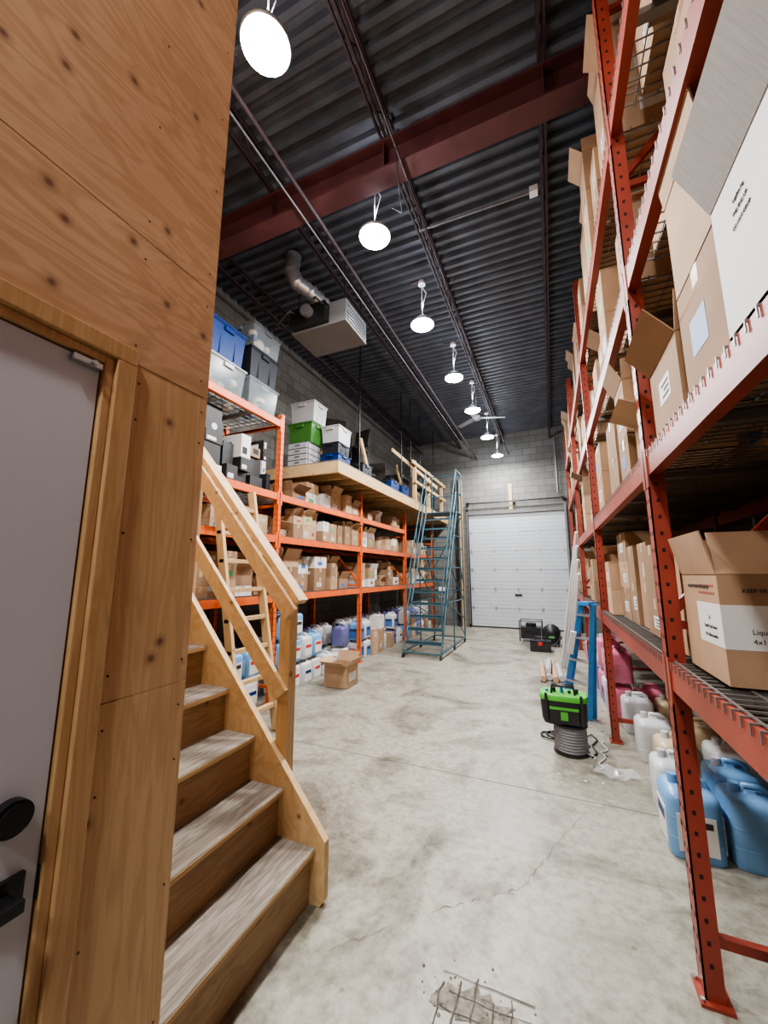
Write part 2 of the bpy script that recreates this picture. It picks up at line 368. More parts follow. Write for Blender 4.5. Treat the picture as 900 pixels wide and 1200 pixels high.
b.bar((-1.36, ry0+.05, 1.435), (-2.75, ry0+.05, 1.435+1.39*1.13), .09, .035, lumX)
b.bar((-1.385, ry0-.015, 1.37), (-2.75, ry0-.015, 1.37+1.365*1.13), .03, .09, lumX)
b.bar((-1.43, ry0-.015, .93), (-2.75, ry0-.015, .93+1.32*1.13), .03, .09, lumX)
b.box(-3.24, -3.05, SY0, SY1+.04, 2.03, 2.12, lumY); b.box(-3.15, -3.06, SY0, SY0+.09, 0, 2.03, lumZ); b.box(-3.15, -3.06, SY1-.09, SY1, 0, 2.03, lumZ)
b.done("wooden_staircase", .004)
b = MB()
for yy in (2.95, 3.48):
    b.bar((-2.72, yy, 0.01), (-3.22, yy, 2.55), .04, .09, lumZ)
for k in range(8):
    t = (k+.8)/8.6; b.box(-2.72-.5*t-.03, -2.72-.5*t+.03, 2.93, 3.50, .02+2.53*t-.02, .02+2.53*t+.02, lumY)
b.done("wooden_ladder", .003)

# ------------------------------------------------------------------ racks
def rack_frame(b, xf, xb, y, h, m, braces=True, sgn=1):
    w, d = .075, .065
    for x in (xf, xb-sgn*d):
        xa, xc = sorted((x, x+sgn*d))
        b.box(xa, xc, y-w/2, y-w/2+.006, .012, h, m); b.box(xa, xc, y+w/2-.006, y+w/2, .012, h, m)
        wf = xa if sgn > 0 else xc-.006
        b.box(wf, wf+.006, y-w/2, y+w/2, .012, h, m)
        b.box(xa-.02, xc+.02, y-.06, y+.06, 0, .012, m)
        z = .12
        while z < h-.05:
            fx = wf-.0008 if sgn > 0 else wf+.0068-.0002
            for oy in (-.018, .018): b.box(fx, fx+.001, y+oy-.005, y+oy+.005, z, z+.018, darkhole)
            b.box(xa+.025, xa+.037, y-w/2-.0008, y-w/2, z, z+.016, darkhole)
            z += .075 if abs(y) < 5 else .15
        for hh in (-.045, .045): b.cyl((xa-.01, y+hh, .012), (xa-.01, y+hh, .022), .008, galv, 6)
    if braces:
        xa, xc = xf+sgn*.04, xb-sgn*.04
        for z in (.2, 1.38, 2.5, 3.62, h-.15):
            if z < h: b.bar((xa, y, z), (xc, y, z), .03, .035, m)
        for z in (1.43, 2.55, 3.67):
            if z+1.05 < h: b.bar((xa, y, z), (xc, y, z+1.02), .03, .035, m)
def beam(b, x, y0, y1, z, m, sgn=1, hgt=.11, th=.045):
    xa, xc = sorted((x, x+sgn*th))
    b.box(xa, xc, y0, y1, z-hgt/2, z+hgt/2-.025, m)
    if sgn > 0: b.box(xa, xa+.022, y0, y1, z+hgt/2-.025, z+hgt/2, m)
    else: b.box(xc-.022, xc, y0, y1, z+hgt/2-.025, z+hgt/2, m)
    for yy, s in ((y0, 1), (y1, -1)):
        xo = xa-.006 if sgn > 0 else xc
        b.box(xo, xo+.006, *sorted((yy-s*.045, yy+s*.012)), z-.11, z+.075, m)
def wdeck(b, xa, xb, y0, y1, z, step=.06, m=wire):
    y = y0+.03
    while y < y1-.01: b.box(xa, xb, y-.003, y+.003, z-.003, z+.003, m); y += step
    x = xa+.02
    while x < xb: b.box(x-.003, x+.003, y0, y1, z+.003, z+.009, m); x += .1
    for k in range(3):
        yy = y0+(y1-y0)*(k+.5)/3; b.box(xa+.02, xb-.02, yy-.02, yy+.02, z-.035, z-.004, m)

XF, XBK = .43, 1.50
RY = [-.36, 2.10, 4.56, 7.02, 9.48]; RL = [1.17, 2.10, 3.05, 3.97]
b = MB()
for y in RY+[-2.8]: rack_frame(b, XF, XBK, y, 4.95, redrack)
allY = [-2.8]+RY
for i in range(len(allY)-1):
    y0, y1 = allY[i]+.038, allY[i+1]-.038
    for z in RL:
        beam(b, XF+.004, y0, y1, z, redrack, 1); beam(b, XBK-.004, y0, y1, z, redrack, -1)
        near = i in (1, 2)
        wdeck(b, XF+.002, XBK-.002, y0+.01, y1-.01, z+.058, .055 if near else .11)
        if near:
            yy = y0+.04
            while yy < y1-.01:
                b.box(XF-.001, XF+.002, yy-.0025, yy+.0025, z+.03, z+.061, wire); yy += .055
b.done("pallet_rack")

LF, LB = -3.30, -4.38
LY = [1.66, 4.10, 6.55, 9.0, 11.45]
b = MB()
for i, y in enumerate(LY): rack_frame(b, LF, LB, y, 3.78 if i < 2 else 3.12, orange, True, -1)
LLEV = {0: [1.28, 2.05, 2.62, 3.64], 1: [1.28, 2.05, 2.62], 2: [1.28, 2.05, 2.62], 3: [1.28, 2.05]}
for i in range(4):
    y0, y1 = LY[i]+.038, LY[i+1]-.038
    for z in LLEV[i]:
        beam(b, LF-.004, y0, y1, z, orange, -1, .09); beam(b, LB+.004, y0, y1, z, orange, 1, .09)
        wdeck(b, LB+.002, LF-.002, y0+.01, y1-.01, z+.05, .1)
b.done("pallet_rack")

# mezzanine
b = MB(); MX0, MX1, MY0, MY1, MZ0, MZ1 = XL+.02, -2.98, 5.08, 12.1, 3.17, 3.36
b.box(MX1-.045, MX1, MY0, MY1, MZ0, MZ1, lumY); b.box(MX0, MX1-.045, MY0, MY0+.045, MZ0, MZ1, lumX)
b.box(MX0, MX1, MY0, MY1, MZ1, MZ1+.02, treadm)
y = MY0+.4
while y < MY1: b.box(MX0, MX1-.045, y, y+.04, MZ0, MZ1, lumX); y += .4
for y in (9.0, 10.2, 11.6): b.box(MX1-.13, MX1-.045, y, y+.085, MZ1+.02, 4.45, lumZ)
b.box(MX1-.045, MX1-.01, 8.7, 11.9, 4.30, 4.39, lumY); b.box(MX1-.045, MX1-.01, 8.9, 11.9, 3.85, 3.93, lumY)
b.done("wooden_mezzanine", .003)
b = MB()
for (x, y) in ((-3.06, 5.95), (-3.06, 8.1), (-3.06, 8.75), (-3.1, 9.6), (-3.1, 10.9)): b.cyl((x, y, MZ1+.021), (x, y, 5.93), .012, blackmetal, 8)
b.done("hanger_rods")
b = MB()
for (p, q, w) in (((-3.22, 7.9, 4.42), (-2.92, 10.6, 4.05), .09), ((-3.45, 6.75, 4.35), (-3.4, 7.2, 3.42), .1), ((-3.45, 8.75, 4.3), (-3.40, 9.3, 3.42), .07), ((-4.3, 6.3, 3.42), (-4.38, 7.0, 4.9), .09), ((-4.3, 7.6, 3.42), (-4.38, 7.3, 5.0), .12)):
    b.bar(p, q, .035, w, lumY, (1, 0, 0))
b.done("spare_lumber")

# ------------------------------------------------------------------ cartons
def carton(b, x0, x1, y0, y1, z0, z1, side=-1, op=False, lab=None, m=None, flaps=None, fm=None):
    m = m or random.choice(cards); t = .005; fm = fm or m
    if op:
        b.box(x0, x1, y0, y1, z0, z0+t, m)
        b.box(x0, x0+t, y0, y1, z0, z1, m); b.box(x1-t, x1, y0, y1, z0, z1, m)
        b.box(x0+t, x1-t, y0, y0+t, z0, z1, m); b.box(x0+t, x1-t, y1-t, y1, z0, z1, m)
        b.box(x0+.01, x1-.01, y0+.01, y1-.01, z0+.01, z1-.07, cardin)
        f = min((x1-x0), (y1-y0))*.42
        def fl(p0, p1, outv, ang):
            d = Vector(outv)*math.cos(ang)*f+Vector((0, 0, 1))*math.sin(ang)*f
            p0, p1 = Vector(p0), Vector(p1); n = (p1-p0).cross(d).normalized()*t*.5
            vs = [p0-n, p1-n, p1+d-n, p0+d-n, p0+n, p1+n, p1+d+n, p0+d+n]
            b.add(vs, [(0, 1, 2, 3), (7, 6, 5, 4), (0, 4, 5, 1), (1, 5, 6, 2), (2, 6, 7, 3), (3, 7, 4, 0)], fm)
        A = flaps or [random.uniform(.3, 1.5) if side < 0 else 1.5, random.uniform(.3, 1.5) if side > 0 else 1.5, random.uniform(.9, 1.6), random.uniform(.9, 1.6)]
        fl((x0, y0, z1), (x0, y1, z1), (-1, 0, 0), A[0]); fl((x1, y0, z1), (x1, y1, z1), (1, 0, 0), A[1])
        fl((x0, y0, z1), (x1, y0, z1), (0, -1, 0), A[2]); fl((x0, y1, z1), (x1, y1, z1), (0, 1, 0), A[3])
    else:
        b.box(x0, x1, y0, y1, z0, z1-.004, m); ym = (y0+y1)/2
        b.box(x0, x1, y0, ym-.002, z1-.004, z1, m); b.box(x0, x1, ym+.002, y1, z1-.004, z1, m)
        b.box(x0-.0006, x1+.0006, ym-.025, ym+.025, z1-.06, z1+.0008, tape)
        b.box(x0+.0, x1, y0-.0006, y0, z1-.012, z1-.008, cardin)
    fx = x0-.001 if side < 0 else x1; w, h = y1-y0, z1-z0
    if lab is None: lab = random.random()
    lm = random.choice([label, label, label, label, bluelab, greenlab, redink]) if lab < .6 else None
    if lm:
        a = y0+w*random.uniform(.1, .45); c = z0+h*random.uniform(.15, .4)
        b.box(fx, fx+.001, a, a+w*.38, c, c+h*.32, lm)
        if lm is label:
            fx2 = fx-.0006 if side < 0 else fx+.001
            for k in range(3): b.box(fx2, fx2+.0006, a+w*.04, a+w*random.uniform(.2, .34), c+h*(.06+.08*k), c+h*(.09+.08*k), ink)
    if random.random() < .5:
        for k in range(2): b.box(fx, fx+.001, y0+w*.1, y0+w*(.4+.2*random.random()), z1-h*(.12+.07*k), z1-h*(.1+.07*k), redink)
    if random.random() < .5:
        b.box(x0+(x1-x0)*.3, x0+(x1-x0)*.65, y0-.001, y0, z0+h*.35, z0+h*.65, label)

def fill(name, xf, sgn, y0, y1, z, hmax, hrange=(.22, .36), wrange=(.26, .44), dep=(.3, .42), pop=.25, rows=2, two=.8, jut=.04, pskip=0., whites=0.):
    b = MB(); y = y0
    while y < y1-.2:
        w = random.uniform(*wrange)
        if y+w > y1: w = y1-y
        if w < .15: break
        if random.random() < pskip: y += w; continue
        for r in range(rows):
            zz = z; d = random.uniform(*dep); off = random.uniform(-jut*.3, jut) + r*.47
            m0 = random.choice(cards)
            while True:
                h = random.uniform(*hrange)
                if zz+h > z+hmax: break
                x0 = xf+sgn*off; x1 = x0+sgn*d; xa, xc = sorted((x0, x1))
                last = (zz+h+hrange[0] > z+hmax) or random.random() > two
                mm = label if random.random() < whites else (m0 if random.random() < .6 else random.choice(cards))
                carton(b, xa, xc, y+.006+random.uniform(0, .01), y+w-.008, zz, zz+h, -sgn, op=last and r == 0 and random.random() < pop, m=mm)
                zz += h
                if last: break
        y += w+random.uniform(.005, .03)
    b.done(name)

D = .068
XS = XF+.06
N = "stacked_cardboard_boxes"
for (a, c) in ((2.16, 4.50), (4.62, 6.96), (7.08, 9.42)):
    fill(N, XS, 1, a, c, RL[0]+D, .70, (.20, .32), two=.88, jut=.1)
    fill(N, XS-.02, 1, a, c, RL[1]+D, .74, (.22, .34), two=.9, pop=.4, jut=.1)
    fill(N, XS-.02, 1, a, c, RL[2]+D, .74, (.24, .36), two=.88, pop=.4, jut=.1)
    fill(N, XS-.02, 1, a, c, RL[3]+D, 1.0, (.26, .40), two=.85, pop=.45, jut=.1)
fill(N, XS+.05, 1, 0.35, 2.02, RL[2]+D, .66, (.24, .36), two=.9, jut=.1)
fill(N, XS, 1, 0.35, 2.02, RL[3]+D, .95, (.24, .36), two=.9, jut=.1)
fill(N, XF+.55, 1, 0.2, 2.0, RL[1]+D, .45, rows=1)
fill(N, XF+.68, 1, 1.15, 2.0, RL[0]+D, .40, rows=1)

zs = RL[0]+D
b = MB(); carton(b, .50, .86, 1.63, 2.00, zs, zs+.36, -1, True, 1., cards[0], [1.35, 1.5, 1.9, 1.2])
b.box(.499, .500, 1.63, 1.85, zs+.12, zs+.26, label); b.box(.50, .80, 1.629, 1.63, zs+.12, zs+.26, label)
o = b.done("cardboard_box")
for i, (s, sz) in enumerate((("4x1 Gallon bottles", .022), ("Liquid Clay Decon", .022), ("52", .022))):
    text("label_text", s, (.655, 1.6285, zs+.14+.030*i), sz, '-y', ink, o)
    text("label_text_side", s, (.4985, 1.735, zs+.145+.03*i), sz*.7, '-x', ink, o)
text("printed_text", "DO NOT DROP / THIS END UP", (.4985, 1.82, zs+.31), .016, '-x', ink, o)
text("printed_text", "KEEP FROM FREEZING", (.65, 1.6285, zs+.30), .018, '-y', ink, o)
z2 = RL[1]+D
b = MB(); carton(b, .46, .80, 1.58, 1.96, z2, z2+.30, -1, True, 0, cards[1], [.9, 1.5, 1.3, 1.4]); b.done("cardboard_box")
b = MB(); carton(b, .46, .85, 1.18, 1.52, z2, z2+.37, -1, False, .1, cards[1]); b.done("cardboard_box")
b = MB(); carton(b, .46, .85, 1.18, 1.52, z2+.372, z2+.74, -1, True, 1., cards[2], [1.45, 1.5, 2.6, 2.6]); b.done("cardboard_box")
b = MB(); carton(b, .44, .84, .74, 1.14, z2, z2+.36, -1, True, 1., label, [1.15, 1.5, 1.4, 1.57], greycard)
o = b.done("white_carton")
for i, s in enumerate(("DO NOT DROP", "THIS END UP", "5 gallon jug")): text("printed_text", s, (.4385, 1.0, z2+.22+.03*i), .012, '-x', ink, o)

for i, (a, c) in enumerate(((1.74, 4.02), (4.18, 6.47), (6.63, 8.92), (9.08, 11.3))):
    XLf = LF-.05
    fill(N, XLf, -1, a, c, 1.28+.058, .58, (.11, .22), (.18, .38), (.22, .38), .35, 2, .85, .14, .02, .10)
    fill(N, XLf, -1, a, c, 2.05+.058, .40, (.11, .22), (.16, .34), (.22, .38), .3, 2, .75, .14, .03, .10)
    if 0 < i < 3: fill(N, XLf, -1, a, c, 2.62+.058, .40, (.13, .24), (.2, .38), (.22, .38), .2, 2, .7, .14, .03, .08)
b = MB(); y = 2.4
while y < 3.92:
    w = min(random.uniform(.13, .34), 4.0-y); z = 2.62+.058; top = z+random.uniform(.45, .8)
    while z < top-.1:
        h = random.uniform(.12, .3); m1 = random.choice([black_box, black_box, black_box, label, cards[1], tgrey, redbin if random.random() < .3 else black_box]); dd = random.uniform(0, .10)
        w2 = w*random.uniform(.8, 1)
        fxx = -3.37-dd; b.box(-3.80, fxx, y, y+w2-.01, z, z+h, m1)
        k = random.random(); lm = label if m1 in (black_box, tgrey) else ink
        if k < .35: b.box(fxx, fxx+.001, y+.02, y+w2*.6, z+h*.15, z+h*.45, lm)
        elif k < .6: b.box(fxx, fxx+.001, y+w2*.3, y+w2*.8, z+h*.3, z+h*.85, lm)
        elif k < .75: b.cyl((fxx, y+w2*.5, z+h*.5), (fxx+.0015, y+w2*.5, z+h*.5), min(w2, h)*.3, redbin if m1 is label else label, 16)
        b.box(-3.7, -3.55, y-.001, y, z+h*.3, z+h*.7, lm)
        z += h+.003
    y += w+random.uniform(0, .02)
b.done("stacked_appliance_boxes")
b = MB(); carton(b, -3.1, -2.74, 5.0, 5.36, 0.002, .30, 1, True, 1., cards[2], [.35, .8, .5, 1.2]); b.box(-2.74, -2.739, 5.08, 5.28, .08, .2, label); b.done("cardboard_box")

# ------------------------------------------------------------------ totes
def tote(x, y, z, w, d, h, body, lid, contents=False, name="storage_tote"):
    b = MB(); k = .88
    def ring(s, zz): return [(x-w/2*s, y-d/2*s, zz), (x+w/2*s, y-d/2*s, zz), (x+w/2*s, y+d/2*s, zz), (x-w/2*s, y+d/2*s, zz)]
    vs = ring(k, z)+ring(.97, z+h*.88); b.add(vs, [(3, 2, 1, 0), (4, 5, 6, 7), (0, 1, 5, 4), (1, 2, 6, 5), (2, 3, 7, 6), (3, 0, 4, 7)], body)
    b.box(x-w/2, x+w/2, y-d/2, y+d/2, z+h*.86, z+h*.90, body)
    b.box(x-w/2-.008, x+w/2+.008, y-d/2-.008, y+d/2+.008, z+h*.90, z+h*.95, lid)
    b.box(x-w/2*.9, x+w/2*.9, y-d/2*.9, y+d/2*.9, z+h*.95, z+h, lid)
    for s in (-1, 1):
        b.box(x-.07, x+.07, y+s*d/2-.02, y+s*d/2+.012, z+h*.72, z+h*.87, lid)
        b.box(x+s*w/2-.018, x+s*w/2+.012, y-.07, y+.07, z+h*.74, z+h*.87, lid)
    if not contents:
        for s in (-.4, .4):
            b.box(x+w/2*k, x+w/2*.945, y+s*d/2-.004, y+s*d/2+.004, z+.03, z+h*.6, body)
    else:
        for i in range(22):
            cx, cy = x+random.uniform(-.32, .32)*w, y+random.uniform(-.32, .32)*d; cz = z+random.uniform(.14, .62)*h; r = random.uniform(.05, .09)
            b.lathe((cx, cy, cz-r*.7), [(r*.3, 0), (r*.9, r*.4), (r, r), (r*.8, r*1.4), (r*.2, r*1.7)], random.choice([twhite, cards[1], jyellow, tgreen, tblue, tgrey, brownfab]), 8)
    return b.done(name, .006)
zt = 3.64+.062
tote(-3.66, 3.76, zt, .62, .56, .40, tclear, tclear, True); tote(-3.66, 3.76, zt+.402, .60, .54, .44, tgrey, tgrey); tote(-3.64, 3.78, zt+.846, .58, .54, .34, tclear, tlid, True)
tote(-3.66, 3.14, zt, .62, .56, .40, tclear, twhite, True); tote(-3.66, 3.12, zt+.402, .60, .56, .46, tblue, tblue)
tote(-3.66, 2.5, zt, .62, .56, .40, tgrey, tgrey)
zm = MZ1+.022
def drawers(x, y, z):
    b = MB(); w, d, h = .40, .40, .42
    b.box(x-w/2, x+w/2, y-d/2+.02, y+d/2, z, z+h, tlid)
    for k in range(4):
        za = z+.015+k*.1; b.box(x-w/2+.01, x+w/2-.01, y-d/2, y-d/2+.02, za, za+.085, twhite); b.box(x-.05, x+.05, y-d/2-.012, y-d/2, za+.04, za+.06, tlid)
        b.box(x+w/2, x+w/2+.004, y-d/2+.04, y+d/2-.02, za, za+.08, twhite)
    b.done("drawer_unit", .004)
drawers(-3.83, 5.36, zm); tote(-3.83, 5.40, zm+.422, .50, .40, .38, tgreen, tgreen); tote(-3.80, 5.42, zm+.804, .50, .42, .38, twhite, twhite)
tote(-3.35, 5.62, zm, .36, .44, .24, tblue, tblue); tote(-3.35, 5.62, zm+.242, .34, .42, .2, tgrey, tgrey); tote(-3.37, 5.66, zm+.444, .36, .44, .32, twhite, twhite)
tote(-3.25, 6.35, zm, .34, .40, .26, tgrey, black); tote(-3.22, 7.75, zm, .30, .5, .26, tblue, black); tote(-3.2, 8.40, zm, .28, .42, .26, tblue, tblue)
b = MB()
def chair(x, y, z, a):
    R = rotz(a); c = Vector((x, y, z))
    def P(u, v, w): return c+R @ Vector((u, v, w))
    b.obox(P(0, 0, .45), (.44, .44, .06), R, brownfab); b.obox(P(0, .22, .78), (.42, .05, .42), R @ Matrix.Rotation(-.15, 3, 'X'), brownfab)
    for sx in (-.2, .2):
        b.tube([P(sx, -.2, 0), P(sx, -.2, .43), P(sx, .2, .43), P(sx, .27, .95)], .012, blackmetal, 6); b.tube([P(sx, .24, 0), P(sx, .18, .43)], .012, blackmetal, 6)
chair(-3.88, 6.3, zm, .3); chair(-3.88, 7.0, zm, -.5); chair(-3.88, 7.7, zm, 1.2); chair(-3.88, 8.4, zm, .2); chair(-3.9, 6.65, zm+.5, .8); chair(-3.9, 7.4, zm+.5, -.3)
b.done("stored_chairs")
b = MB()
for (x, y, w, d, h, m) in ((-3.9, 9.1, .5, .5, .7, tgrey), (-3.85, 9.8, .5, .6, .9, brownfab), (-3.8, 10.6, .6, .6, .6, cards[3]), (-3.6, 11.3, .6, .5, .8, tgrey)):
    b.box(x-w/2, x+w/2, y-d/2, y+d/2, zm+.08, zm+h, m)
    for sx in (-1, 1):
        for sy in (-1, 1): b.cyl((x+sx*(w/2-.03), y+sy*(d/2-.03), zm), (x+sx*(w/2-.03), y+sy*(d/2-.03), zm+.08), .02, black, 8)
    for k in range(2): b.box(x+w/2, x+w/2+.015, y-d/2+.02, y+d/2-.02, zm+.12+k*(h-.12)/2, zm+.08+(k+1)*(h-.12)/2, m); b.box(x+w/2+.015, x+w/2+.03, y-.06, y+.06, zm+.2+k*(h-.12)/2, zm+.22+k*(h-.12)/2, galv)
b.done("stored_cabinets", .004)

# ------------------------------------------------------------------ jugs
def jug(x, y, z, w, d, h, m, cap=black, lab=None):
    b = MB(); r = .5
    prof = [(r*.95, 0), (r, .015), (r, .74*h), (r*.97, .79*h), (r*.86, .84*h), (r*.60, .87*h), (r*.22, .89*h), (r*.20, .93*h)]
    b.lathe((x, y, z), prof, m, 32, 7., w, d)
    b.cyl((x-w*.25, y, z+h*.84), (x-w*.25, y, z+h*.99), .026, cap, 14)
    b.tube([(x-w*.14, y, z+h*.84), (x-w*.08, y, z+h*.965), (x+w*.18, y, z+h*.965), (x+w*.32, y, z+h*.93), (x+w*.38, y, z+h*.80)], .017, m, 8)
    for zz in (.25, .5): b.lathe((x, y, z+zz*h), [(r*1.0, 0), (r*1.012, .006), (r*1.0, .012)], m, 32, 7., w, d)
    if lab:
        b.box(x-w/2-.004, x-w/2+.01, y-d*.34, y+d*.34, z+h*.12, z+h*.6, lab); b.box(x+w/2-.01, x+w/2+.004, y-d*.34, y+d*.34, z+h*.12, z+h*.6, lab)
        b.box(x-w*.34, x+w*.34, y-d/2-.004, y-d/2+.01, z+h*.12, z+h*.6, lab)
        lb2 = random.choice([redbin, tblue, ink])
        b.box(x-w*.28, x+w*.28, y-d/2-.005, y-d/2, z+h*.46, z+h*.54, lb2); b.box(x+w/2+.003, x+w/2+.005, y-d*.28, y+d*.28, z+h*.42, z+h*.54, lb2); b.box(x-w/2-.005, x-w/2-.003, y-d*.28, y+d*.28, z+h*.40, z+h*.54, tblue)
    b.done("plastic_jug")
for i, x in enumerate((.66, .96, 1.26)): jug(x, 3.06+.02*i, 0, .27, .27, .40, jblue, jblue, label if i == 0 else None)
for i, x in enumerate((.68, .98, 1.28)): jug(x, 3.42, 0, .26, .26, .40, jblue if i else jwhite, jwhite)
for i, x in enumerate((.72, 1.02, 1.32)): jug(x, 4.95, 0, .27, .27, .38, [jwhite, jyellow, jwhite][i], jwhite)
for i, x in enumerate((.74, 1.04, 1.32)): jug(x, 4.3, 0, .28, .28, .38, [jwhite, jyellow, jwhite][i], jwhite)
for i, x in enumerate((.80, 1.12)): jug(x, 3.86, 0, .28, .28, .38, [jyellow, jwhite][i], jwhite)
jug(.62, 5.3, 0, .27, .27, .40, jpink, jwhite); jug(.62, 5.3, .40, .27, .27, .38, jpink, jwhite); jug(.9, 5.3, 0, .27, .27, .40, jpink, jwhite)
jug(.62, 5.7, 0, .27, .27, .40, jwhite, jwhite, bluelab); jug(.62, 6.1, 0, .27, .27, .40, jpink, jwhite); jug(.62, 6.1, .40, .27, .27, .40, jpink, jwhite, label); jug(.62, 6.5, 0, .27, .27, .40, jpurple, jwhite)
for yy in (7.3, 7.7, 8.1, 8.5): jug(.62, yy, 0, .27, .27, .40, random.choice([jwhite, jblue, jpink]), jwhite)
y = 3.0; floorbox = MB()
while y < 11.2:
    if min(abs(y-p) for p in LY) > .19:
        if y < 5.0: ms, nst = [jblue, jwhite, jblue], 3 if y > 4 else 2
        elif y < 6.3: ms, nst = [jpurple, jblue, jwhite, jwhite], random.choice([1, 2])
        elif y < 7.6: ms, nst = [jwhite, jwhite, jwhite, jblue], random.choice([2, 3])
        else: ms, nst = [jwhite, jwhite, jpurple, jblue], random.choice([1, 2])
        lb = random.choice([label, bluelab, None])
        if y < 5: lb = label
        if y > 5.2 and random.random() < .35:
            zz = .002
            for k in range(random.choice([1, 2, 3])):
                h = random.uniform(.2, .32); carton(floorbox, -3.66, -3.36, y-.13, y+.13, zz, zz+h, 1, m=random.choice(cards+[label])); zz += h
        else:
            for k in range(nst): jug(-3.5-random.uniform(0, .05), y, .36*k, .25, .25, .36, random.choice(ms), random.choice([jwhite, black]), lb)
        jug(-3.88, y, 0, .25, .25, .36, jwhite, jwhite); jug(-3.88, y, .36, .25, .25, .36, random.choice([jwhite, jwhite, jpurple]), jwhite)
    y += .29
floorbox.done(N)

# ------------------------------------------------------------------ rolling ladder
b = MB(); LX0, LX1 = -2.75, -2.0; T = .017
yf, yb_, yp = 7.3, 9.5, 8.95; zp = 3.05
for x in (LX0, LX1):
    b.cyl((x, yf, .10), (x, yb_, .10), T, teal, 8); b.cyl((x, yb_, .1), (x, yb_, 4.08), T, teal, 8)
    b.cyl((x, yf+.02, .12), (x, yp, zp), T*1.1, teal, 8); b.cyl((x, yp, zp), (x, yb_, zp), T, teal, 8)
    b.cyl((x, yp, zp), (x, yp, 4.08), T, teal, 8); b.tube([(x, yp, 4.08), (x, yb_, 4.08)], T, teal, 8)
    b.tube([(x, yf+.15, .36), (x, yf+.12, 1.15), (x, yp, zp+.98)], T*.9, teal, 8); b.tube([(x, yf+.16, .75), (x, yp, zp+.5), (x, yb_, zp+.5)], T*.7, teal, 8)
    for t in (.3, .55, .8):
        yy = yf+(yp-yf)*t; zz = .12+(zp-.12)*t; b.cyl((x, yy, zz), (x, yb_, zz*.55), T*.8, teal, 8); b.cyl((x, yy, zz), (x, yb_, zz), T*.8, teal, 8)
        b.cyl((x, yy, zz), (x, yy, zz+.98), T*.7, teal, 8)
    b.cyl((x, yf+1.1, .1), (x, yf+1.1, 1.6), T*.8, teal, 8)
for z in (.1, 1.2, 2.2, zp, 3.55, 4.08): b.cyl((LX0, yb_, z), (LX1, yb_, z), T*.85, teal, 8)
b.cyl((LX0, yb_, .15), (LX1, yb_, 1.6), T*.7, teal, 8); b.cyl((LX1, yb_, .15), (LX0, yb_, 1.6), T*.7, teal, 8)
b.cyl((LX0, yb_, 1.7), (LX1, yb_, 3.0), T*.7, teal, 8)
b.cyl((LX0, yf, .1), (LX1, yf, .1), T, teal, 8)
for k in range(12):
    t = (k+.7)/12.3; yy = yf+(yp-yf)*t; zz = .12+(zp-.12)*t
    b.box(LX0, LX1, yy, yy+.16, zz-.012, zz, teal); b.box(LX0, LX1, yy, yy+.008, zz-.05, zz, teal)
b.box(LX0, LX1, yp, yb_, zp, zp+.02, teal)
b.box(LX1-.22, LX1-.05, yf+.75, yf+.755, 1.1, 1.32, label)
for x in (LX0, LX1):
    for y in (yf, yf+1.1, yb_-.05):
        b.cyl((x-.015, y, .05), (x+.015, y, .05), .05, black, 14); b.box(x-.02, x+.02, y-.03, y+.03, .06, .1, teal)
b.done("rolling_warehouse_ladder")

# ------------------------------------------------------------------ garage door
b = MB(); nsec = 6; sh = GZ/nsec
for k in range(nsec):
    z0 = k*sh
    b.box(GX0, GX1, YF+.03, YF+.08, z0+.006, z0+sh-.006, gdoor)
    b.box(GX0, GX1, YF+.04, YF+.07, z0+sh-.006, z0+sh+.006, gline)
    for q in range(1, 5): b.box(GX0, GX1, YF+.028, YF+.03, z0+sh*q/5-.003, z0+sh*q/5+.003, gline)
    for x in (GX0+.05, -1.6, -.95, -.3, GX1-.06):
        if k: b.box(x-.03, x+.03, YF+.022, YF+.03, z0-.05, z0+.05, galv)
b.box(GX0, GX1, YF+.025, YF+.08, 0, .04, black)
b.box(-1.05, -.85, YF-.0, YF+.03, .95, 1.0, blackmetal)
b.done("garage_door")
b = MB()
for x in (GX0-.07, GX1+.0):
    b.box(x, x+.07, YF-.06, YF-.001, 0, GZ+.2, black if x < 0 else greypaint)
    b.box(x+.02, x+.05, YF-.1, YF-.06, .1, GZ+.1, conduit)
b.box(GX0-.0, GX1+.0, YF-.04, YF-.001, GZ, GZ+.08, greypaint)
b.box(-1.08, -.98, YF-.04, YF-.001, GZ+.1, GZ+.9, lumZ)
b.done("garage_door_frame")
b = MB(); b.cyl((GX0-.05, YF-.12, GZ+.35), (GX1+.05, YF-.12, GZ+.35), .02, blackmetal, 10)
for x in (GX0, -.95, GX1): b.box(x-.03, x+.03, YF-.13, YF-.001, GZ+.3, GZ+.4, blackmetal)
b.done("torsion_spring_shaft")
b = MB(); b.cyl((.60, YF-.15, 0), (.60, YF-.15, 5.6), .05, steelred, 10); b.cyl((.30, YF-.2, 3.9), (.30, YF-.2, 5.6), .03, conduit, 10); b.cyl((.30, YF-.2, 3.9), (.60, YF-.17, 3.7), .03, conduit, 10); b.done("vertical_pipe")
b = MB()
for x in (-2.6, -2.75): b.box(x, x+.09, YF-.08, YF-.001, 0, 4.6, lumZ if x > -2.7 else blackmetal)
b.done("wall_stud_post")

